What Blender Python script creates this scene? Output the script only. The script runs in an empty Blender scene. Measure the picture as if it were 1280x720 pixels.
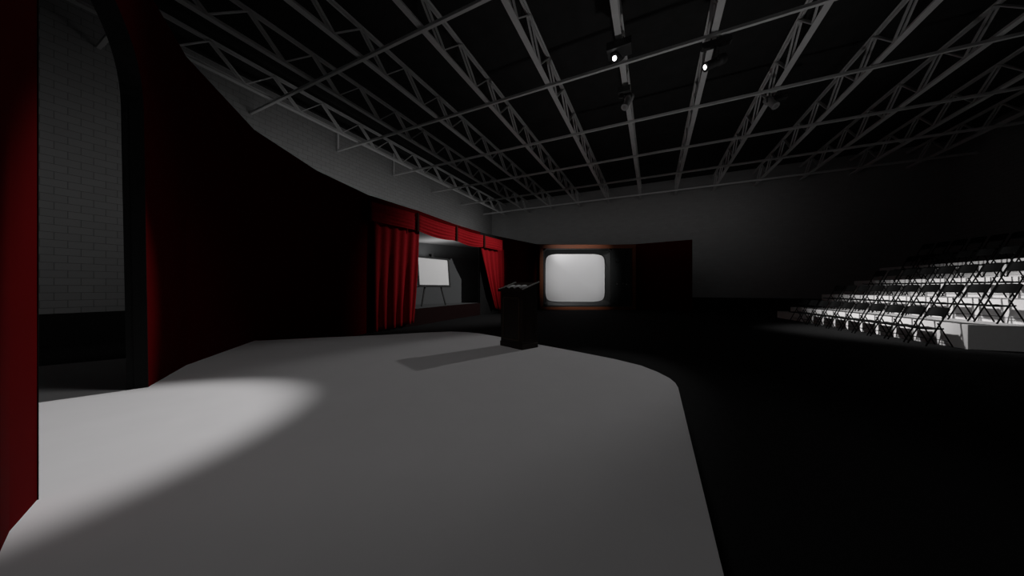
import bpy, bmesh, math, random
from mathutils import Vector, Matrix
random.seed(7)
C = bpy.context.scene
COL = C.collection
R = math.radians
# ------------------------------------------------------------------ frame of reference
H = 1.08                 # eye height above the stage floor (m)
EYE = 1.45 * H           # eye height above the studio floor
STG = EYE - H            # stage top
GG = EYE                 # seating unit
P = 6.5 * H              # rig height above the eye
YAW = R(25.47)
RT = Vector((math.cos(YAW), math.sin(YAW), 0)); FW = Vector((-math.sin(YAW), math.cos(YAW), 0))
def W(lat, d, z=0.0, u=H):          # lateral / forward distances and height above the eye, in units of u
    v = RT * (lat * u) + FW * (d * u); v.z = EYE + z * u; return v
def F(lat, d, zabs=0.0, u=H):       # same, absolute z in metres
    v = RT * (lat * u) + FW * (d * u); v.z = zabs; return v
# ------------------------------------------------------------------ camera, world, exposure
cam = bpy.data.cameras.new('camera'); cam.sensor_width = 36; cam.lens = 18 / math.tan(R(60)); cam.clip_start = .02; cam.clip_end = 200
co = bpy.data.objects.new('camera', cam); COL.objects.link(co)
co.location = (0, 0, EYE); co.rotation_euler = (R(90), 0, YAW); C.camera = co
w = bpy.data.worlds.new('world'); C.world = w; w.use_nodes = True
w.node_tree.nodes['Background'].inputs[0].default_value = (0, 0, 0, 1); w.node_tree.nodes['Background'].inputs[1].default_value = 0
C.view_settings.view_transform = 'Standard'; C.view_settings.look = 'None'; C.view_settings.exposure = 0; C.view_settings.gamma = 1
C.view_settings.use_curve_mapping = False
# ------------------------------------------------------------------ lights of the rig, plus added fill lights
def spot(name, pos, tgt, half, power, blend=.3, rad=.08, color=(1, .99, .985)):
    l = bpy.data.lights.new(name, 'SPOT'); l.energy = power; l.spot_size = 2 * R(half); l.spot_blend = blend; l.shadow_soft_size = rad; l.color = color
    o = bpy.data.objects.new(name, l); COL.objects.link(o); o.location = pos
    o.rotation_euler = (Vector(tgt) - Vector(pos)).to_track_quat('-Z', 'Y').to_euler(); return o
def area(name, pos, tgt, sx, sy, power, color=(1, .99, .985)):
    l = bpy.data.lights.new(name, 'AREA'); l.shape = 'RECTANGLE'; l.size = sx; l.size_y = sy; l.energy = power; l.color = color
    o = bpy.data.objects.new(name, l); COL.objects.link(o); o.location = pos
    o.rotation_euler = (Vector(tgt) - Vector(pos)).to_track_quat('-Z', 'Y').to_euler(); return o
LENS_DOOR = W(2.74, 7.90, 6.14); TGT_DOOR = W(-3.55, 1.40, -1)
LENS_SIDE = W(5.00, 7.66, 5.72); TGT_SIDE = W(-5.5, 8.6, 1.0)
LENS_WIN = W(3.62, 9.50, 5.80);  TGT_WIN = W(-2.6, 13.4, .9)
LENS_SEAT = W(8.70, 9.75, 6.00); TGT_SEAT = F(8.0, 6.0, .6, GG)
def ahead(p, t, k=.12): return Vector(p) + (Vector(t) - Vector(p)).normalized() * k
spot('door_spot', ahead(LENS_DOOR, TGT_DOOR), TGT_DOOR, 8.6, 3300, .5, .05)
spot('window_spot', W(8.6, 13.6, 5.2), W(-2.2, 14.0, .9), 22, 3700, .8, .06)
spot('lectern_spot', W(8.4, 12.0, 6.2), W(.7, 4.75, -1), 11.0, 820, .5, .12)
spot('seating_spot', W(3.1, 12.85, 5.5), F(8.9, 6.1, .75, GG), 18, 7800, .9, .45)
spot('screen_spot', W(4.3, 10.5, 6.3), W(4.4, 19.7, 1.2), 16, 2800, .8, .1)
spot('stage_fill', W(-.9, 2.6, 6.2), W(-.9, 2.6, -1), 38, 132, .5, .4)  # added overhead fill that evens out the stage floor, no fixture
wp = Vector((-9.6 * H, 13.5 * H, EYE + 4.3 * H))
ww = area('wall_fill', wp, wp + Vector((-4, 0, .3)), 18, .3, 50); ww.data.spread = R(120)  # added area fill to brighten the left wall, no fixture
bp = Vector((-3.5 * H, 18.3 * H, EYE + 5.3 * H))
bw = area('backdrop_fill', bp, bp + Vector((0, 4, -.7)), 21, .4, 17); bw.data.spread = R(110)  # added area fill to brighten the back wall, no fixture
spot('truss_fill', W(4.2, 7.4, -1.35), W(4.6, 7.8, 6.5), 60, 260, 1.0, .3)  # added fill near the floor, brightens the trusses from below
spot('backstage_fill', W(-7.2, 4.9, 2.2), W(-11.4, 7.7, 1.2), 62, 75, 1.0, .3)  # added fill, brightens the block wall behind the arch
spot('riser_end_fill', W(2.0, 1.0, 6.0), F(7.9, 4.7, .2, GG), 9, 420, .8, .2)  # added fill for the near end face of the risers
area('recess_fill', W(-3.4, 13.8, 1.55), W(-3.4, 13.8, 3), 2.6, .8, 15.0)  # added fill inside the recess, brightens its ceiling

# ------------------------------------------------------------------ materials
def mat(name, col, rough=.8, spec=.2, metal=0, emit=0, noise=0, nscale=8, bump=0, bscale=60):
    m = bpy.data.materials.new(name); m.use_nodes = True; nt = m.node_tree; b = nt.nodes['Principled BSDF']
    b.inputs['Base Color'].default_value = (*col, 1); b.inputs['Roughness'].default_value = rough
    b.inputs['Specular IOR Level'].default_value = spec; b.inputs['Metallic'].default_value = metal
    if emit: b.inputs['Emission Color'].default_value = (1, 1, 1, 1); b.inputs['Emission Strength'].default_value = emit
    tc = nt.nodes.new('ShaderNodeTexCoord')
    if noise:
        n = nt.nodes.new('ShaderNodeTexNoise'); n.inputs['Scale'].default_value = nscale; n.inputs['Detail'].default_value = 4
        nt.links.new(tc.outputs['Object'], n.inputs['Vector'])
        mx = nt.nodes.new('ShaderNodeMix'); mx.data_type = 'RGBA'
        mx.inputs[6].default_value = (*[c * (1 - noise) for c in col], 1); mx.inputs[7].default_value = (*[min(1, c * (1 + noise)) for c in col], 1)
        nt.links.new(n.outputs['Fac'], mx.inputs[0]); nt.links.new(mx.outputs[2], b.inputs['Base Color'])
    if bump:
        n2 = nt.nodes.new('ShaderNodeTexNoise'); n2.inputs['Scale'].default_value = bscale; nt.links.new(tc.outputs['Object'], n2.inputs['Vector'])
        bp = nt.nodes.new('ShaderNodeBump'); bp.inputs['Strength'].default_value = bump; bp.inputs['Distance'].default_value = .01
        nt.links.new(n2.outputs['Fac'], bp.inputs['Height']); nt.links.new(bp.outputs['Normal'], b.inputs['Normal'])
    return m
def block_mat(name, axis, col, dark):
    m = mat(name, col, .85, .15); nt = m.node_tree; b = nt.nodes['Principled BSDF']
    tc = nt.nodes.new('ShaderNodeTexCoord'); sp = nt.nodes.new('ShaderNodeSeparateXYZ'); cb = nt.nodes.new('ShaderNodeCombineXYZ')
    nt.links.new(tc.outputs['Object'], sp.inputs[0]); nt.links.new(sp.outputs[axis], cb.inputs[0]); nt.links.new(sp.outputs['Z'], cb.inputs[1])
    br = nt.nodes.new('ShaderNodeTexBrick'); br.inputs['Scale'].default_value = 1; br.inputs['Brick Width'].default_value = .42; br.inputs['Row Height'].default_value = .205
    br.inputs['Mortar Size'].default_value = .008; br.inputs['Mortar Smooth'].default_value = .3
    br.inputs['Color1'].default_value = (*col, 1); br.inputs['Color2'].default_value = (*[c * .92 for c in col], 1); br.inputs['Mortar'].default_value = (*dark, 1)
    nt.links.new(cb.outputs[0], br.inputs['Vector']); nt.links.new(br.outputs['Color'], b.inputs['Base Color'])
    bp = nt.nodes.new('ShaderNodeBump'); bp.inputs['Strength'].default_value = .5; bp.inputs['Distance'].default_value = .01; bp.invert = True
    nt.links.new(br.outputs['Fac'], bp.inputs['Height']); nt.links.new(bp.outputs['Normal'], b.inputs['Normal'])
    return m
def wood_mat(name, c1, c2, scale=(1, 14, 14), rough=.55):
    m = mat(name, c1, rough, .25); nt = m.node_tree; b = nt.nodes['Principled BSDF']
    tc = nt.nodes.new('ShaderNodeTexCoord'); mp = nt.nodes.new('ShaderNodeMapping'); mp.inputs['Scale'].default_value = scale
    n = nt.nodes.new('ShaderNodeTexNoise'); n.inputs['Scale'].default_value = 1.6; n.inputs['Detail'].default_value = 6; n.inputs['Distortion'].default_value = .6
    mx = nt.nodes.new('ShaderNodeMix'); mx.data_type = 'RGBA'; mx.inputs[6].default_value = (*c1, 1); mx.inputs[7].default_value = (*c2, 1)
    nt.links.new(tc.outputs['Object'], mp.inputs[0]); nt.links.new(mp.outputs[0], n.inputs['Vector']); nt.links.new(n.outputs['Fac'], mx.inputs[0])
    nt.links.new(mx.outputs[2], b.inputs['Base Color']); return m
M = dict(
    floor=mat('black_studio_floor', (.016, .016, .0163), .9, .02, noise=.2),
    stage=mat('pale_stage_floor', (.72, .71, .72), .8, .1, noise=.04, nscale=3),
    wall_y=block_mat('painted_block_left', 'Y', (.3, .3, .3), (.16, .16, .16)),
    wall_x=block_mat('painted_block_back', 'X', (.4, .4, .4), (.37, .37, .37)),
    base=mat('black_wainscot_paint', (.012, .012, .012), .8, .1, noise=.2),
    ceil=mat('black_roof_deck', (.03, .03, .03), .9, .1, noise=.3, nscale=2),
    steel=mat('grey_painted_steel', (.68, .68, .68), .6, .25, noise=.12, nscale=5),
    red=mat('red_set_paint', (.05, .0003, .0006), .9, .02, noise=.15, nscale=4),
    black=mat('matt_black', (.006, .006, .006), .8, .1, noise=.2),
    velvet=mat('red_velvet', (.27, .0035, .007), .85, .1, noise=.25, nscale=10, bump=.2, bscale=30),
    strap=mat('dark_brown_fabric', (.03, .008, .006), .9, .1, noise=.2),
    recess=mat('recess_grey_paint', (.105, .108, .11), .9, .1, noise=.06),
    recess_top=mat('recess_ceiling_lit', (.3, .3, .3), .9, .1, noise=.05),  # paler than the recess walls: light on the ceiling put into the colour
    apron_shade=mat('set_wall_shaded_red', (.006, .0004, .0004), .9, .1, noise=.1),  # set wall red darkened: shade below the window put into the colour
    board=mat('white_board', (.88, .88, .88), .5, .2, noise=.02),
    easel=mat('black_easel', (.01, .01, .01), .6, .2, noise=.2),
    wood=wood_mat('tv_walnut', (.09, .016, .005), (.28, .085, .028), (.35, 6, 6)),
    bezel=mat('tv_bezel_dark_grey', (.016, .017, .017), .45, .3, noise=.08),
    panel=mat('tv_control_panel', (.012, .014, .014), .5, .3, noise=.1),
    screen=mat('tv_screen_glass', (.8, .8, .81), .35, .3, noise=.01),
    chrome=mat('dull_chrome', (.5, .5, .5), .3, .5, metal=.8, noise=.05),
    lect=wood_mat('lectern_dark_wood', (.010, .005, .003), (.018, .008, .004), (8, 8, .8)),
    lecttrim=wood_mat('lectern_trim_wood', (.04, .024, .014), (.06, .034, .02), (8, 8, .8)),
    lectedge=mat('lectern_pale_edge', (.6, .58, .56), .5, .3, noise=.1),  # side rails, paler than the lectern wood
    paper=mat('paper', (.5, .5, .5), .9, .1, noise=.03),
    riser=mat('pale_riser_carpet', (.62, .61, .61), .95, .05, noise=.06, nscale=12),
    chair=mat('black_chair_enamel', (.0018, .0018, .0018), .6, .06, noise=.2),
    lamp=mat('lamp_glass', (1, 1, 1), .3, .3, emit=6.0),
    lampoff=mat('lamp_glass_dull', (.25, .25, .25), .2, .5, noise=.1),
    can=mat('black_lamp_housing', (.035, .035, .035), .5, .35, noise=.15),
    can2=mat('grey_lamp_housing', (.3, .3, .3), .5, .3, noise=.15),
)
# ------------------------------------------------------------------ mesh helpers
class MB:
    def __init__(s): s.b = bmesh.new()
    def verts(s, pts): return [s.b.verts.new(Vector(p)) for p in pts]
    def hexa(s, p):      # 8 points: bottom ring 0-3, top ring 4-7
        v = s.verts(p)
        for f in ((3, 2, 1, 0), (4, 5, 6, 7), (0, 1, 5, 4), (1, 2, 6, 5), (2, 3, 7, 6), (3, 0, 4, 7)): s.b.faces.new([v[i] for i in f])
        return s
    def box(s, x0, x1, y0, y1, z0, z1):
        return s.hexa([(x0, y0, z0), (x1, y0, z0), (x1, y1, z0), (x0, y1, z0), (x0, y0, z1), (x1, y0, z1), (x1, y1, z1), (x0, y1, z1)])
    def bar(s, p, q, wd, h, up=(0, 0, 1)):
        p, q = Vector(p), Vector(q); d = (q - p).normalized(); up = Vector(up)
        sx = d.cross(up)
        if sx.length < 1e-4: sx = d.cross(Vector((1, 0, 0)))
        sx.normalize(); u = sx.cross(d).normalized(); a = sx * wd / 2; b = u * h / 2
        return s.hexa([p - a - b, p + a - b, q + a - b, q - a - b, p - a + b, p + a + b, q + a + b, q - a + b])
    def tube(s, pts, r, n=8, caps=True):
        pts = [Vector(p) for p in pts]; rs = r if isinstance(r, (list, tuple)) else [r] * len(pts)
        rings = []; ref = None
        for i, p in enumerate(pts):
            d = (pts[min(i + 1, len(pts) - 1)] - pts[max(i - 1, 0)]).normalized()
            if ref is None: ref = Vector((0, 0, 1)) if abs(d.z) < .9 else Vector((1, 0, 0))
            a = d.cross(ref).normalized(); b = a.cross(d).normalized()
            rings.append(s.verts([p + (a * math.cos(t) + b * math.sin(t)) * rs[i] for t in [2 * math.pi * k / n for k in range(n)]]))
        for A, B in zip(rings, rings[1:]):
            for k in range(n): s.b.faces.new([A[k], A[(k + 1) % n], B[(k + 1) % n], B[k]])
        if caps: s.b.faces.new(rings[0][::-1]); s.b.faces.new(rings[-1])
        return s
    def prism(s, poly, z0, z1):
        a = s.verts([(x, y, z0) for x, y in poly]); b = s.verts([(x, y, z1) for x, y in poly]); n = len(poly)
        s.b.faces.new(a[::-1]); s.b.faces.new(b)
        for i in range(n): s.b.faces.new([a[i], a[(i + 1) % n], b[(i + 1) % n], b[i]])
        return s
    def loft(s, rows, closed=False, cap=False):
        R_ = [s.verts(r) for r in rows]; n = len(rows[0])
        for A, B in zip(R_, R_[1:]):
            for k in range(n if closed else n - 1): s.b.faces.new([A[k], A[(k + 1) % n], B[(k + 1) % n], B[k]])
        if cap: s.b.faces.new(R_[0][::-1]); s.b.faces.new(R_[-1])
        return s
    def build(s, name, m, parent=None, smooth=False, bevel=0, solid=0):
        bmesh.ops.recalc_face_normals(s.b, faces=s.b.faces)
        me = bpy.data.meshes.new(name); s.b.to_mesh(me); s.b.free(); me.materials.append(m)
        if smooth:
            for f in me.polygons: f.use_smooth = True
        o = bpy.data.objects.new(name, me); COL.objects.link(o)
        if parent: o.parent = parent
        if solid:
            q = o.modifiers.new('Solidify', 'SOLIDIFY'); q.thickness = solid; q.offset = 0
        if bevel:
            q = o.modifiers.new('Bevel', 'BEVEL'); q.width = bevel; q.segments = 2; q.limit_method = 'ANGLE'
        return o
def tag(o, label=None, cat=None, group=None, kind=None):
    if label: o['label'] = label
    if cat: o['category'] = cat
    if group: o['group'] = group
    if kind: o['kind'] = kind
    return o
def empty(name, loc=(0, 0, 0), rz=0):
    o = bpy.data.objects.new(name, None); COL.objects.link(o); o.location = loc; o.rotation_euler = (0, 0, rz); o.empty_display_size = .2; return o
kids = {}
def copy_tree(o, parent=None):
    c = o.copy(); COL.objects.link(c)
    if parent: c.parent = parent
    for ch in list(o.children): copy_tree(ch, c)
    return c
def xy(v): return (v.x, v.y)
ORD = ['first', 'second', 'third', 'fourth', 'fifth', 'sixth', 'seventh', 'eighth', 'ninth', 'tenth', 'eleventh', 'twelfth']
# ------------------------------------------------------------------ the room
XL, XR, YB, YF = -2.083 * P, 2.18 * P, 3.70 * P, -1.25 * P
ZR = EYE + 1.19 * P
tag(MB().box(XL - .3, XR + .3, YF - .3, YB + .3, -.2, 0).build('floor', M['floor']), kind='structure')
tag(MB().box(XL - .3, XR + .3, YF - .3, YB + .3, ZR, ZR + .2).build('ceiling', M['ceil']), kind='structure')
tag(MB().box(XL - .3, XL, YF - .3, YB + .3, 0, ZR).build('wall_left', M['wall_y']), kind='structure')
tag(MB().box(XR, XR + .3, YF - .3, YB + .3, 0, ZR).build('wall_right', M['wall_y']), kind='structure')
tag(MB().box(XL, XR, YB, YB + .3, 0, ZR).build('wall_back', M['wall_x']), kind='structure')
tag(MB().box(XL, XR, YF - .3, YF, 0, ZR).build('wall_front', M['wall_x']), kind='structure')
ZBB = EYE - .099 * P
tag(MB().box(XL, XL + .03, YF, YB, 0, ZBB).build('baseboard_left', M['base']), kind='structure')
tag(MB().box(XR - .03, XR, YF, YB, 0, ZBB).build('baseboard_right', M['base']), kind='structure')
tag(MB().box(XL + .03, XR - .03, YB - .03, YB, 0, ZBB).build('baseboard_back', M['base']), kind='structure')
# ------------------------------------------------------------------ roof trusses and cross rails
TX = [(-1.85 + .345 * k) * P for k in range(12)]
ZC = EYE + P + .10; ZT = EYE + 1.15 * P
PITCH = .2573 * P; YN0 = 1.02 * P - 8 * PITCH
def make_truss():
    root = empty('roof_truss')
    m = MB(); m.box(-.085, .085, YF, YB, ZC - .02, ZC); m.box(-.03, -.006, YF, YB, ZC, ZC + .1); m.box(.006, .03, YF, YB, ZC, ZC + .1)
    m.build('bottom_chord', M['steel'], root)
    m = MB(); m.box(-.075, .075, YF, YB, ZT - .02, ZT); m.box(-.03, -.006, YF, YB, ZT - .1, ZT - .02); m.box(.006, .03, YF, YB, ZT - .1, ZT - .02)
    m.build('top_chord', M['steel'], root)
    a = MB(); a.bar((0, 0, ZC + .05), (0, PITCH * .5, ZT - .05), .11, .03, (0, -1, .5)); me_a = a.build('web_strut', M['steel'], root)
    b = MB()
    for sx in (-.05, .05): b.bar((sx, PITCH * .5, ZT - .05), (sx, PITCH, ZC + .05), .05, .05, (1, 0, 0))
    me_b = b.build('web_diagonal', M['steel'], root)
    k = 0; y = YN0
    first = True
    while y + PITCH < YB:
        if y > YF:
            for src in (me_a, me_b):
                if first: src.location.y = y
                else:
                    c = src.copy(); COL.objects.link(c); c.parent = root; c.location.y = y
            first = False
        y += PITCH
    return root
tr = make_truss()
tname = ['nearest the left block wall', 'second from the left block wall', 'third from the left block wall', 'fourth from the left block wall',
         'fifth from the left, left of both glowing spotlights', 'sixth from the left, holding the left glowing spotlight', 'seventh from the left, holding the right glowing spotlight',
         'eighth from the left, beside the rightmost unlit spotlight', 'fourth from the right wall', 'third from the right wall', 'second from the right wall', 'nearest the right wall']
for i, x in enumerate(TX):
    o = tr if i == 0 else copy_tree(tr)
    o.location = (x, 0, 0)
    tag(o, 'grey roof truss, ' + tname[i], 'roof truss', 'roof trusses')
rails_y = [(.37 + .515 * k) * P for k in range(-2, 7)]
rname = [None, None, 'nearest one, ending high behind the arched doorway', 'second nearest, passing under the frame top', 'carrying both glowing spotlights',
         'carrying the two unlit spotlights', 'fourth from the back wall', 'third from the back wall', 'closest to the back wall']
rname = ['behind the arch, first toward the front', 'behind the arch, second toward the front', 'ending above the arched doorway at the left wall',
         'crossing above the top of the set wall, nearest in view', 'carrying the two glowing spotlights', 'carrying the two unlit spotlights',
         'third from the back wall', 'second from the back wall', 'closest to the back wall']
for i, y in enumerate(rails_y):
    if i < 2: continue
    r = empty('ceiling_rail', (0, y, EYE + P))
    MB().box(XL + .02, XR - .02, -.042, .042, -.04, .045).build('rail_beam', M['steel'], r)
    MB().box(XL + .02, XR - .02, .075, .10, .085, .11).build('conduit', M['steel'], r)
    if i in (4, 5): MB().box(XL + .02, XL + .10, -.04, .04, .06, .19 * P).build('hanger', M['steel'], r)
    tag(r, 'grey ceiling rail, ' + rname[i], 'ceiling rail', 'ceiling cross rails')
# ------------------------------------------------------------------ stage platform
def px(x, y, z=-1.0):
    d = z * -369.5 / (y - 360.0); return ((x - 640) / 369.5 * d, d)
edge = [px(323, 425.8), px(400, 422), px(478, 418.8), px(525, 416), px(562.5, 414.5), px(583, 415.2), px(600, 416.9), px(623.5, 421), px(672.7, 430.5), px(720, 439.3),
        px(769, 449), px(801.6, 457), px(822, 465), px(837, 472.7), px(844, 478.5), px(847.6, 484.4), px(900, 700)]
poly = [(-4.95, 5.66)] + edge + [(.30, .1), (-.2, -1.0), (-.9, -1.7), (-4.2, -1.5), (-8.6, 1.78), (-6.06, 3.77), (-5.12, 4.51)]
PST = [xy(F(*q)) for q in poly]
st = empty('stage_platform', F(0, 2, 0))
loc = st.location.copy()
MB().prism([(x - loc.x, y - loc.y) for x, y in PST], STG - .03, STG).build('stage_floor', M['stage'], st)
MB().prism([(x - loc.x, y - loc.y) for x, y in PST], 0, STG - .03).build('stage_skirt', M['black'], st)
tag(st, 'low platform with a pale grey floor and rounded front edge under the wooden lectern', 'stage')
# ------------------------------------------------------------------ curved red set wall with arch
ZT3 = 3.0
wallpts = [(-1.30, .56), (-1.94, 1.12), (-2.066, 1.2155), (-2.24, 1.394), (-3.67, 2.98), (-4.22, 3.83), (-4.885, 5.6), (-4.985, 7.54), (-4.635, 9.52), (-3.65, 11.45),
           (-2.65, 14.0), (-1.45, 16.3), (.28, 18.5), (1.68, 20.2), (5.2, 20.62), (8.4, 20.25), (11.16, 18.3)]
def offs(pts, t):      # offset away from the room centre
    out = []
    for i, p in enumerate(pts):
        a = Vector(pts[max(i - 1, 0)]); b = Vector(pts[min(i + 1, len(pts) - 1)]); d = (b - a).normalized()
        out.append((p[0] - d.y * t, p[1] + d.x * t))
    return out
back = offs(wallpts, .07)
sw = empty('set_wall', (0, 0, 0))
def wall_run(i0, i1, z0, z1, zb_list=None):
    m = MB()
    rows = []
    for i in range(i0, i1 + 1):
        f, b = wallpts[i], back[i]
        rows.append([W(*f, z0), W(*f, z1), W(*b, z1), W(*b, z0)])
    m.loft(rows, closed=True, cap=True); return m
zs = -1.0
# left of the arch, right of the arch (on the stage), the rest down to the studio floor
wall_run(0, 3, zs, ZT3).build('wall_panel', M['red'], sw)
wall_run(4, 6, zs, ZT3).build('wall_panel', M['red'], sw)
wall_run(6, 8, -1.45, ZT3).build('wall_panel', M['red'], sw)
# around the window opening: points 8..12
SILL, HEAD = -.80, 2.25
def lerp(a, b, t): return (a[0] + (b[0] - a[0]) * t, a[1] + (b[1] - a[1]) * t)
wl = lerp(wallpts[8], wallpts[9], .25); wr = lerp(wallpts[10], wallpts[11], .786)
mid = [wl, wallpts[9], wallpts[10], wr]; midb = offs(mid, .07)
def strip(pts, bk, z0, z1):
    return MB().loft([[W(*f, z0), W(*f, z1), W(*b, z1), W(*b, z0)] for f, b in zip(pts, bk)], closed=True, cap=True)
strip(mid, midb, -1.45, SILL).build('window_apron', M['apron_shade'], sw)
strip(mid, midb, HEAD, ZT3).build('wall_panel', M['red'], sw)
l_ = [wallpts[8], wl]; strip(l_, offs(l_, .07), -1.45, ZT3).build('wall_panel', M['red'], sw)
wq = lerp(wallpts[11], wallpts[12], .42)
r_ = [wr, wallpts[11], wq]; strip(r_, offs(r_, .07), -1.45, ZT3).build('shaded_wall_panel', M['black'], sw)  # set wall behind the right curtain, coloured black for its shade
r_ = [wq] + wallpts[12:]; strip(r_, offs(r_, .07), -1.45, ZT3).build('wall_panel', M['red'], sw)
# arch piece between points 3 and 4: lintel filling above an arched opening
A, B = Vector(wallpts[3]), Vector(wallpts[4]); Ab, Bb = Vector(back[3]), Vector(back[4]); Ld = (B - A).length
def arch_profile(n=24):
    pts = [(.0, -1.0), (.0, 1.5)]
    for k in range(1, n):
        x = -math.cos(math.pi * k / n)
        pts.append((.46 + .46 * x, 1.5 + .66 * max(0, 1 - abs(x) ** 3) ** (1 / 3)))
    return pts + [(.92, 1.5), (1.0, -1.0)]
prof = arch_profile()
def PW(u, z, dep=0.0):
    q = A + (B - A) * u + nrm * dep; return W(q.x, q.y, z)
nrm = Vector((-(B - A).y, (B - A).x)).normalized()
m = MB(); rows = []
top = [(max(0, min(1, u)) if 0 < i < len(prof) - 1 else u) for i, (u, z) in enumerate(prof)]
pr2 = prof[1:-1]
for u, z in pr2: rows.append([PW(u, z), PW(u, ZT3), PW(u, ZT3, .07), PW(u, z, .07)])
m.loft(rows, closed=True, cap=True); m.build('arch_lintel', M['red'], sw)
m = MB()
rows = [[PW(u, z), PW(1.0, z), PW(1.0, z, .07), PW(u, z, .07)] for u, z in (prof[-1], prof[-2], (.92, ZT3))]
m.loft(rows, closed=True, cap=True); m.build('arch_jamb', M['red'], sw)
# black lining that follows the arch edge and a brace frame behind it
def shrink(i, g):
    u, z = prof[i]; u2 = .45 + (u - .45) * (1 + g * 2); return u2, (z if z <= -1 else z + g * (z - .4))
m = MB(); rows = []
for i in range(len(prof)):
    (ua, za), (ub, zb_) = shrink(i, -.0012), shrink(i, .05)
    rows.append([PW(ua, za, -.004), PW(*prof[i], -.004), PW(*prof[i], .072), PW(ub, zb_, .072), PW(ub, zb_, .085), PW(ua, za, .085)])
m.loft(rows, closed=True, cap=True); m.build('arch_lining', M['black'], sw)
m = MB(); rows = []
for i in range(len(prof)):
    (ua, za), (ub, zb_) = shrink(i, .004), shrink(i, .07)
    rows.append([PW(ua, za, .085), PW(ub, zb_, .085), PW(ub, zb_, .135), PW(ua, za, .135)])
m.loft(rows, closed=True, cap=True); m.build('arch_brace', M['black'], sw)
# recess behind the window opening
bL, bR = (-6.1, 13.38), (-1.50, 17.05)
ol = offs(mid, .09); CE = 2.24
m = MB(); m.loft([[W(*bL, SILL), W(*bL, CE + .05)], [W(*bR, SILL), W(*bR, CE + .05)]]); m.build('recess_back', M['recess'], sw, solid=.04)
pg = ol + [bR, bL]
MB().prism([xy(W(*q)) for q in pg], EYE + CE * H, EYE + CE * H + .05).build('recess_ceiling', M['recess_top'], sw)
MB().prism([xy(W(*q)) for q in pg], EYE + SILL * H - .05, EYE + SILL * H).build('recess_floor', M['recess'], sw)
m = MB(); m.loft([[W(*ol[0], SILL), W(*ol[0], CE)], [W(*bL, SILL), W(*bL, CE)]]); m.build('recess_side', M['recess'], sw, solid=.04)
m = MB(); m.loft([[W(*ol[-1], SILL), W(*ol[-1], CE)], [W(*bR, SILL), W(*bR, CE)]]); m.build('recess_side', M['recess'], sw, solid=.04)
tag(sw, 'tall curved dark red set wall with an arched doorway and a curtained window', 'stage set wall')
# ------------------------------------------------------------------ curtains and valance
cpath = [(-4.72, 9.4), (-4.63, 9.56), (-3.63, 11.28), (-2.60, 13.72), (-1.52, 15.9), (-.57, 17.55), (-.3, 17.85)]
def along(path, s):      # s = segment index + fraction
    i = max(0, min(int(s), len(path) - 2)); return lerp(path[i], path[i + 1], s - i)
front = offs(cpath, -.04)
def curtain(name, s0, s1, s0b, s1b, ztop, zb0, zb1, nf, amp, label):
    m = MB(); rows = []; NV, NU = 26, nf * 8
    for j in range(NV + 1):
        v = j / NV; row = []
        for i in range(NU + 1):
            u = i / NU
            e = v ** 1.25
            s = (s0 + (s1 - s0) * u) * (1 - e) + (s0b + (s1b - s0b) * u) * e
            zb = zb0 + (zb1 - zb0) * u
            p = Vector(along(front, s)); q = Vector(along(front, s + .02)); t = (q - p).normalized(); n = Vector((t.y, -t.x))
            a = amp * (.5 + .5 * v) * (math.sin(2 * math.pi * nf * u + .5 * math.sin(3 * v)) + .35 * math.sin(2 * math.pi * nf * .43 * u + 1 + v))
            p = p + n * (a + amp)
            row.append(W(p.x, p.y, ztop + (zb - ztop) * v + .012 * math.sin(9 * u) * v))
        rows.append(row)
    m.loft(rows); o = m.build(name, M['velvet'], None, smooth=True, solid=.015)
    return tag(o, label, 'curtain', 'window curtains')
curtain('stage_curtain', 1.04, 1.99, 1.03, 1.86, 2.30, -1.42, -1.30, 5, .09, 'long red velvet curtain left of the stage window, falling below the sill')
curtain('stage_curtain', 3.78, 4.97, 4.45, 4.95, 2.25, -1.15, -1.32, 5, .08, 'red velvet curtain right of the stage window, tapering toward its bottom')
va = empty('valance', (0, 0, 0))
vfront = [(a * .962, b * .962) for a, b in cpath]
segs = [(1.02, 1.98, .0), (2.02, 2.98, .10), (3.02, 3.98, .10), (4.02, 5.0, .0)]
for a, b, sag in segs:
    m = MB(); rows = []; NV, NU = 40, 14
    for j in range(NV + 1):
        v = j / NV; row = []
        for i in range(NU + 1):
            u = i / NU; p = Vector(along(vfront, a + (b - a) * u)); q = Vector(along(vfront, a + (b - a) * u + .02)); t = (q - p).normalized(); n = Vector((t.y, -t.x))
            sg = sag * math.sin(math.pi * u)
            rip = (.028 if sag else .016) * (.3 + .7 * math.sin(math.pi * min(1, max(0, u)))) * math.sin(v * 2 * math.pi * 5.0)
            bow = .06 * math.sin(math.pi * v) * math.sin(math.pi * u)
            p = p + n * (rip + bow)
            row.append(W(p.x, p.y, 2.715 - .60 * v - sg * v * .9 - sg * .35 * (1 - v)))
        rows.append(row)
    m.loft(rows); m.build('swag', M['velvet'], va, smooth=True, solid=.012)
for s in (1.0, 2.0, 3.0, 4.0):
    p = Vector(along(vfront, s)); q = Vector(along(vfront, s + .02)); t = (q - p).normalized(); n = Vector((t.y, -t.x)); c = p + n * .05
    a, b = W(c.x, c.y, 2.75), W(c.x, c.y, 2.08)
    tv = (W(*(p + t), 0) - W(*p, 0)).normalized()
    m = MB(); m.bar(a, b, .10, .05, tv.cross(Vector((0, 0, 1)))); m.build('strap', M['strap'], va)
tag(va, 'gathered red valance of four swags with dark straps above the stage window', 'valance')
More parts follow.
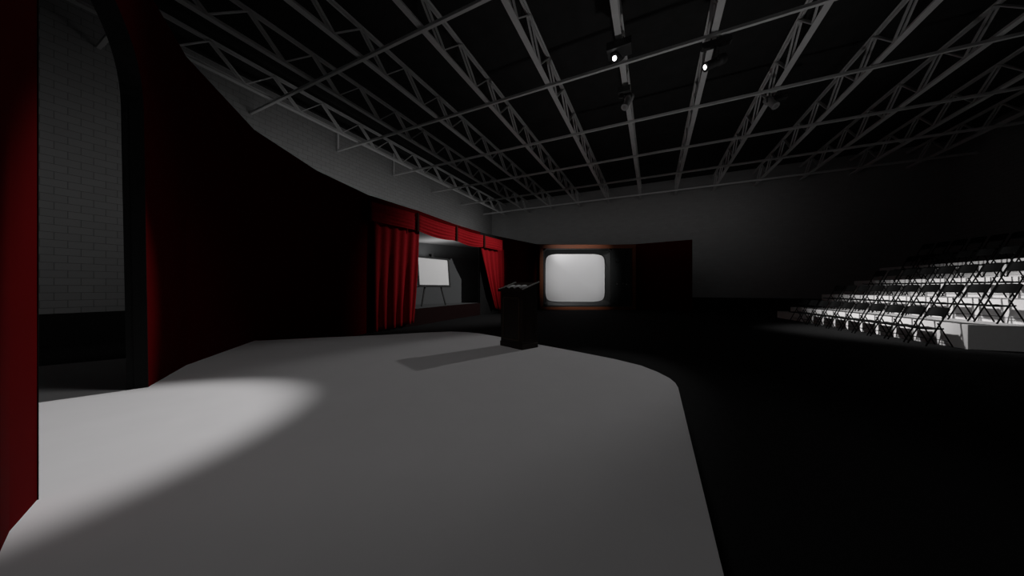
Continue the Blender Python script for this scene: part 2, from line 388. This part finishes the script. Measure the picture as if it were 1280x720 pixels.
# pelmet board behind the valance
# ------------------------------------------------------------------ easel and whiteboard
ex = (RT * .57 + FW * .82).normalized(); EA = math.atan2(ex.y, ex.x)
eb = F(-3.55, 13.1, EYE + SILL * H)
ez = empty('easel', eb, EA); hb = .90 * H; ht = 2.30 * H
MB().bar((-.70 * H, -.20, .02), (-.07 * H, .05, ht), .055, .05, (0, 1, 0)).build('leg', M['easel'], ez)
MB().bar((.64 * H, -.20, .02), (.07 * H, .05, ht), .055, .05, (0, 1, 0)).build('leg', M['easel'], ez)
MB().bar((0, .75, .02), (0, .10, ht), .055, .05, (0, 1, 0)).build('leg', M['easel'], ez)
x0, x1, hh = -.85 * H, .88 * H, 1.22 * H
MB().box(x0 - .02, x1 + .02, -.27, -.08, hb - .07, hb - .035).build('tray', M['easel'], ez, bevel=.006)
m = MB(); m.box(-.07, .07, -.05, .14, 2.17 * H, 2.30 * H); m.box(-.11, .11, -.09, .10, 2.14 * H, 2.17 * H); m.build('top_clamp', M['easel'], ez, bevel=.006)
tag(ez, 'black three-legged easel standing inside the curtained stage window', 'easel')
wb = empty('whiteboard', eb + Vector((0, 0, hb)), EA)
y0, y1 = -.215, -.09
def bq(x, v, o): return (x, y0 + (y1 - y0) * v + o, hh * v)
m = MB(); m.hexa([bq(x0, 0, 0), bq(x1, 0, 0), bq(x1, 0, .02), bq(x0, 0, .02), bq(x0, 1, 0), bq(x1, 1, 0), bq(x1, 1, .02), bq(x0, 1, .02)]); m.build('board', M['board'], wb)
m = MB()
for (p, q) in (((x0, 0), (x1, 0)), ((x0, 1), (x1, 1)), ((x0, 0), (x0, 1)), ((x1, 0), (x1, 1))):
    m.bar(bq(p[0], p[1], .0), bq(q[0], q[1], .0), .07, .05, (0, 1, 0))
m.build('frame', M['easel'], wb)
tag(wb, 'blank whiteboard with a thin black frame leaning on the easel in the stage window', 'whiteboard')
# ------------------------------------------------------------------ giant television set
TD = 19.6
tv = empty('television_set', F(5.05, TD, 0), YAW)
def tx(p): return ((p - 640) / 369.5 * TD - 5.05) * H
def tz(y): return EYE + (360 - y) / 369.5 * TD * H
L0, L1, Z0, Z1 = tx(674.5), tx(795), tz(387.4), tz(305.8)
D0, D1 = 0, .55
wd = tx(679) - L0; wt = Z1 - tz(310.6)
m = MB()
m.box(L0, L1, D0, D1, Z1 - wt, Z1); m.build('cabinet_top', M['wood'], tv, bevel=.02)
MB().box(L0, L1, D0, D1, Z0, tz(383.6)).build('cabinet_bottom', M['wood'], tv, bevel=.02)
MB().box(L0, L0 + wd, D0, D1, tz(383.6), Z1 - wt).build('cabinet_side', M['wood'], tv, bevel=.02)
MB().box(L1 - wd, L1, D0, D1, tz(383.6), Z1 - wt).build('cabinet_side', M['wood'], tv, bevel=.02)
MB().box(L0 + wd, L1 - wd, D1 - .06, D1, tz(383.6), Z1 - wt).build('cabinet_back', M['black'], tv)
MB().box(L0 + .2, L1 - .2, .12, D1, 0, Z0).build('plinth', M['black'], tv)
# bezel: a deep surround stepping back from the frame to a rounded screen opening
bx0, bx1, bz0, bz1 = L0 + wd, tx(765), tz(383.6), Z1 - wt
sx0, sx1, sz0, sz1 = tx(681.6), tx(758), tz(378.2), tz(316.4)
def barrel(x0, x1, z0, z1, y, n=16, bow=.10, cr=.16):
    cx, cz, hx, hz = (x0 + x1) / 2, (z0 + z1) / 2, (x1 - x0) / 2, (z1 - z0) / 2; pts = []
    for k in range(4 * n):
        t = 2 * math.pi * (k + .5) / (4 * n); c, s = math.cos(t), math.sin(t); e = .15
        px_, pz_ = math.copysign(abs(c) ** e, c), math.copysign(abs(s) ** e, s)
        px_ *= 1 - .06 * (pz_ ** 2); pz_ *= 1 - .085 * (px_ ** 2)
        pts.append((cx + hx * px_, y, cz + hz * pz_))
    return pts
def rect_ring(x0, x1, z0, z1, y, n=16):
    cx, cz, hx, hz = (x0 + x1) / 2, (z0 + z1) / 2, (x1 - x0) / 2, (z1 - z0) / 2; pts = []
    for k in range(4 * n):
        t = 2 * math.pi * (k + .5) / (4 * n); c, s = math.cos(t), math.sin(t); f = 1 / max(abs(c), abs(s)); pts.append((cx + hx * c * f, y, cz + hz * s * f))
    return pts
m = MB(); m.loft([rect_ring(bx0, bx1, bz0, bz1, .03), rect_ring(bx0 + .07, bx1 - .07, bz0 + .07, bz1 - .07, .03), rect_ring(bx0 + .10, bx1 - .10, bz0 + .10, bz1 - .10, .10),
                  barrel(sx0 - .06, sx1 + .06, sz0 - .06, sz1 + .06, .20), barrel(sx0, sx1, sz0, sz1, .26)], closed=True)
m.build('bezel', M['bezel'], tv, smooth=False)
m = MB(); cxs, czs = (sx0 + sx1) / 2, (sz0 + sz1) / 2; rows = []
for k in range(9):
    f = max(.02, 1 - k / 8); rows.append([(cxs + (p[0] - cxs) * f, .25 - .13 * (1 - f * f), czs + (p[2] - czs) * f) for p in barrel(sx0 - .01, sx1 + .01, sz0 - .01, sz1 + .01, 0)])
m.loft(rows, closed=True)
m.b.verts.ensure_lookup_table(); m.b.faces.new(m.b.verts[-64:])
m.build('screen', M['screen'], tv, smooth=True)
# control panel with speaker grooves and knobs
m = MB(); m.box(bx1, L1 - wd, .07, .12, bz0, bz1)
for k in range(9):
    xx = bx1 + .10 + k * (L1 - wd - bx1 - .2) / 8; m.box(xx - .03, xx + .03, .05, .07, tz(352), bz1 - .12)
m.build('control_panel', M['panel'], tv, bevel=.008)
MB().box(bx1 - .015, bx1 + .035, .01, .10, bz0, bz1).build('trim_strip', M['bezel'], tv, bevel=.008)
for (kx, ky, r) in ((772, 326, .13), (783, 326, .13), (771, 354.5, .07), (778.5, 354.5, .06), (783, 355, .06)):
    m = MB(); m.tube([(tx(kx), .07, tz(ky)), (tx(kx), .0, tz(ky)), (tx(kx), -.02, tz(ky))], [r, r, r * .8], 16); kn = m.build('knob', M['panel'], tv, bevel=.006)
    if r < .1: MB().box(tx(kx) - .02, tx(kx) + .02, -.035, -.02, tz(ky) - r * .7, tz(ky) - r * .1).build('pointer', M['chrome'], kn)
tag(tv, 'giant wood-cased vintage television with a blank glowing-white screen and dark side panel', 'television')
# ------------------------------------------------------------------ lectern
Lc, Cc, Rc = Vector(px(626, 431.6)), Vector(px(652.7, 437.7)), Vector(px(671, 434.7))
cen = (Lc + Rc) / 2
vx = (Cc - Lc); wid = vx.length * H; dep = .35 * H
vxw = (W(Cc.x, Cc.y) - W(Lc.x, Lc.y)); ang = math.atan2(vxw.y, vxw.x)
# local: x along the speaker side from left to centre corner, y away from it (toward the audience)
nrm2 = Vector((-vx.y, vx.x)).normalized()
midp = (Lc + Cc) / 2
lec = empty('lectern', F(midp.x, midp.y, STG), ang)
hw = wid / 2
hl, hr = .94 * H, 1.06 * H
m = MB(); m.hexa([(-hw, 0, .09), (hw, 0, .09), (hw, dep, .09), (-hw, dep, .09), (-hw, 0, hl), (hw, 0, hl), (hw, dep, hr), (-hw, dep, hr)]); m.build('body', M['lect'], lec, bevel=.004)
MB().box(-hw - .012, hw + .012, -.012, dep + .012, 0, .09).build('base', M['lect'], lec, bevel=.008)
m = MB(); e = .03
m.hexa([(-hw - e, -e - .02, hl), (hw + e, -e - .02, hl), (hw + e, dep + e, hr + .01), (-hw - e, dep + e, hr + .01), (-hw - e, -e - .02, hl + .03), (hw + e, -e - .02, hl + .03), (hw + e, dep + e, hr + .04), (-hw - e, dep + e, hr + .04)])
m.build('sloped_top', M['lect'], lec, bevel=.004)
for sgn in (-1, 1):
    x = sgn * (hw + e - .008)
    MB().bar((x, -e, hl + .04), (x, dep + e, hr + .05), .016, .02).build('side_rail', M['lectedge'], lec)
MB().box(-hw - e, hw + e, -e - .02, -e - .005, hl + .03, hl + .045).build('lip', M['lect'], lec)
# raised panel frame on the speaker side and on the side facing the seats
m = MB(); y = -.008; a0, a1, c0, c1 = -hw + .07, hw - .07, .14, hl - .10
for q in ((a0, a0 + .022, c0, c1), (a1 - .022, a1, c0, c1), (a0, a1, c0, c0 + .022), (a0, a1, c1 - .022, c1)): m.box(q[0], q[1], y, .002, q[2], q[3])
m.build('panel_moulding', M['lecttrim'], lec)
m = MB(); b0, b1 = .06, dep - .06
for q in ((b0, b0 + .02, c0, c1), (b1 - .02, b1, c0, c1), (b0, b1, c0, c0 + .02), (b0, b1, c1 - .02, c1)): m.box(hw - .002, hw + .008, q[0], q[1], q[2], q[3])
m.build('panel_moulding', M['lect'], lec)
tag(lec, 'dark wooden lectern with a sloped top near the far edge of the pale stage', 'lectern')
names = ['curled paper sheet at the left of the lectern top', 'curled paper sheet in the middle of the lectern top', 'curled paper sheet at the right of the lectern top']
slope = (hr - hl + .01) / (dep + 2 * e + .02)
for i in range(3):
    xc = (-.155 + .155 * i); rows = []
    for k in range(9):
        t = k / 8; xx = (t - .5) * .145; zz = .03 * math.sin(math.pi * t) ** .8
        rows.append([(xx, 0, zz), (xx, .17, zz * .6 + .17 * slope)])
    m = MB(); m.loft(rows); o = m.build('paper_sheet', M['paper'], None, smooth=True, solid=.003)
    y0_ = .02; o.matrix_world = Matrix.Translation(lec.location) @ Matrix.Rotation(ang, 4, 'Z') @ Matrix.Translation((xc, y0_, hl + .032 + (y0_ + e + .02) * slope))
    tag(o, names[i], 'paper', 'papers on the lectern')
# ------------------------------------------------------------------ seating risers
n2 = Vector((.958, -.287)); t2 = Vector((.287, .958))
def NT(N, t): q = n2 * N + t2 * t; return (q.x, q.y)
def wseat(N, t, z): lat, d = NT(N, t); return F(lat, d, z * GG, GG)
nw = (wseat(1, 0, 0) - wseat(0, 0, 0)).normalized(); RZ = math.atan2(-nw.x, nw.y)
N0, TR, ZS = 5.71, .876, .405
ends = [11.40, 11.57, 11.72, 12.13]
rl = ['lowest', 'second-lowest', 'third-lowest', 'tallest']
def block(name, Na, Nb, ta, tb, z, label, cat, group):
    o = wseat((Na + Nb) / 2, (ta + tb) / 2, 0); hw_, hd_ = (tb - ta) / 2 * GG, (Nb - Na) / 2 * GG
    m = MB(); m.box(-hw_, hw_, -hd_, hd_, 0, z * GG); ob = m.build(name, M['riser'], None, bevel=.012); ob.location = o; ob.rotation_euler.z = RZ
    return tag(ob, label, cat, group)
for k in range(4):
    block('seating_riser', N0 + TR * k + .001, N0 + TR * (k + 1) - .001 if k < 3 else N0 + TR * 4 + .2, 6.72, ends[k], ZS * (k + 1), rl[k] + ' pale riser of the tiered seating platform', 'seating riser', 'seating risers')
for (k, tb, z, lab) in ((0, 12.13, .22, 'low pale step block at far left end of the seating'), (2, 12.30, .89, 'middle pale step block at far end of the seating'), (3, 12.42, 1.34, 'tallest pale step block at far end of the seating')):
    block('step_block', N0 + TR * k + .002, N0 + TR * k + .55, ends[k] + .003, tb, z, lab, 'step', 'end steps of the seating')
# ------------------------------------------------------------------ folding chairs
def make_chair():
    root = empty('folding_chair'); g = GG; hwid = .155 * g; top = .66 * g; dd = .30 * g
    m = MB()
    # seat pan, slightly dished with rounded front
    s0, s1, sz = -.03 * g, .25 * g, .30 * g; rows = []
    for k in range(9):
        v = k / 8; y = s0 + (s1 - s0) * v; wv = hwid * (.93 if 0 < k < 8 else .82); sag = -.012 * math.sin(math.pi * v)
        rows.append([(-wv, y, sz + sag + .012), (-wv * .5, y, sz + sag), (wv * .5, y, sz + sag), (wv, y, sz + sag + .012)])
    m.loft(rows); m.build('seat', M['chair'], root, smooth=True, solid=.035)
    # curved backrest with rounded corners
    m = MB(); rows = []; zb, zt = .515 * g, .665 * g
    for k in range(11):
        v = k / 10; z = zb + (zt - zb) * v; q = max(0, abs(v - .5) * 2 - .5) / .5; half = hwid * (1.04 - .2 * q ** 2.4)
        row = []
        for i in range(9):
            u = i / 4 - 1; row.append((half * u, dd * z / top + .05 * (1 - u * u) - .005, z))
        rows.append(row)
    m.loft(rows); m.build('backrest', M['chair'], root, smooth=True, solid=.02)
    for s in (-1, 1):
        MB().tube([(s * hwid, 0, .012), (s * hwid, dd * .5, top * .5), (s * hwid, dd * .98, top * .985)], .0165, 8).build('front_leg', M['chair'], root, smooth=True)
        MB().tube([(s * hwid * .9, .16 * g, .40 * g), (s * hwid * .9, .345 * g, .012)], .0155, 8).build('rear_leg', M['chair'], root, smooth=True)
    MB().tube([(-hwid, dd * .20, top * .20), (hwid, dd * .20, top * .20)], .008, 6).build('stretcher', M['chair'], root, smooth=True)
    MB().tube([(-hwid * .9, .30 * g, .10 * g), (hwid * .9, .30 * g, .10 * g)], .008, 6).build('stretcher', M['chair'], root, smooth=True)
    return root
ch0 = make_chair(); used = False
rowname = ['front row on the studio floor', 'second row on the lowest riser', 'third row on the second-lowest riser', 'fourth row on the third-lowest riser', 'back row on the tallest riser']
rows_t = [[7.03 + .39 * k for k in range(10)], [7.06 + .402 * k for k in range(10)], [7.05 + .402 * k for k in range(10)], [6.95 + .4 * k for k in range(11)], [7.30 + .4 * k for k in range(12)]]
for r, ts in enumerate(rows_t):
    Nf = N0 + TR * r - .38          # front feet
    vis = []
    for t in ts:
        lat, d = NT(Nf + .3, t)
        if 640 + 369.5 * lat / d < 1310: vis.append(t)
    for j, t in enumerate(vis):
        o = copy_tree(ch0) if used else ch0; used = True
        o.location = wseat(Nf, t, ZS * r); o.rotation_euler = (0, 0, RZ)
        k = len(vis) - 1 - j
        pos = 'leftmost' if k == 0 else ('rightmost' if j == 0 else ORD[k] + ' from the left')
        tag(o, 'black folding chair, ' + pos + ' in the ' + rowname[r], 'chair', 'folding chairs in the ' + rowname[r].split(' on')[0])
# ------------------------------------------------------------------ stage spotlights on the rig
def fixture(mount, lens, tgt, bw, bd, bh, along_vec, lit, label, housing='can'):
    root = empty('stage_spotlight', mount)
    L = Vector(lens) - Vector(mount); d = (Vector(tgt) - Vector(lens)).normalized(); av = Vector(along_vec).normalized()
    m = MB(); m.bar(-av * bw / 2 + Vector((0, 0, -bh / 2 - .03)), av * bw / 2 + Vector((0, 0, -bh / 2 - .03)), bd, bh); m.build('ballast_box', M['can'], root, bevel=.012)
    m = MB()
    for sx in (-.11, .11): m.bar((sx, 0, -.04), (sx, 0, .16), .03, .05, (0, 1, 0))
    m.build('clamp', M['can'], root)
    back_ = L - d * .60; cm = L - d * .28
    m = MB(); m.tube([(0, 0, -bh - .02), (cm.x * .6, cm.y * .6, (-bh - .02 + cm.z + .2) / 2), cm + Vector((0, 0, .2))], .03, 8); m.build('hanger_pipe', M['can'], root)
    side = d.cross(Vector((0, 0, 1))).normalized()
    m = MB(); m.tube([cm - side * .165, cm - side * .165 + Vector((0, 0, .2)), cm + side * .165 + Vector((0, 0, .2)), cm + side * .165], .018, 6); m.build('yoke', M['can'], root)
    m = MB(); m.tube([L, L - d * .03, L - d * .05, L - d * .36, L - d * .42, L - d * .56, back_], [.125, .125, .115, .115, .145, .135, .06], 20); m.build('housing', M[housing], root)
    m = MB(); m.tube([L + d * .002, L + d * .012, L + d * .022], [.062, .05, .02], 20); m.build('lens', M['lamp'] if lit else M['lampoff'], root)
    tag(root, label, 'stage light', 'stage spotlights on the rig')
    return root
X1 = (1, 0, 0)
fixture(W(2.86, 7.87, 6.5) + Vector((0, 0, .0)), LENS_DOOR, TGT_DOOR, .66, .45, .22, X1, True, 'black stage spotlight with glowing lens, the left of the two lit ones')
fixture(W(5.33, 7.72, 6.5) + Vector((0, 0, -.02)), LENS_SIDE, TGT_SIDE, .72, .18, .15, X1, True, 'black stage spotlight with glowing lens, the right of the two lit ones')
fixture(W(3.66, 9.62, 6.5), LENS_WIN, W(-1.0, 7.0, -3), .40, .40, .2, X1, False, 'unlit-looking stage spotlight hanging below the left glowing one', 'can2')
fixture(W(8.9, 9.95, 6.5) + Vector((0, 0, -.02)), LENS_SEAT, W(9.0, 6.0, 1), .6, .18, .15, X1, False, 'unlit-looking stage spotlight, rightmost of the four on the rig', 'can2')
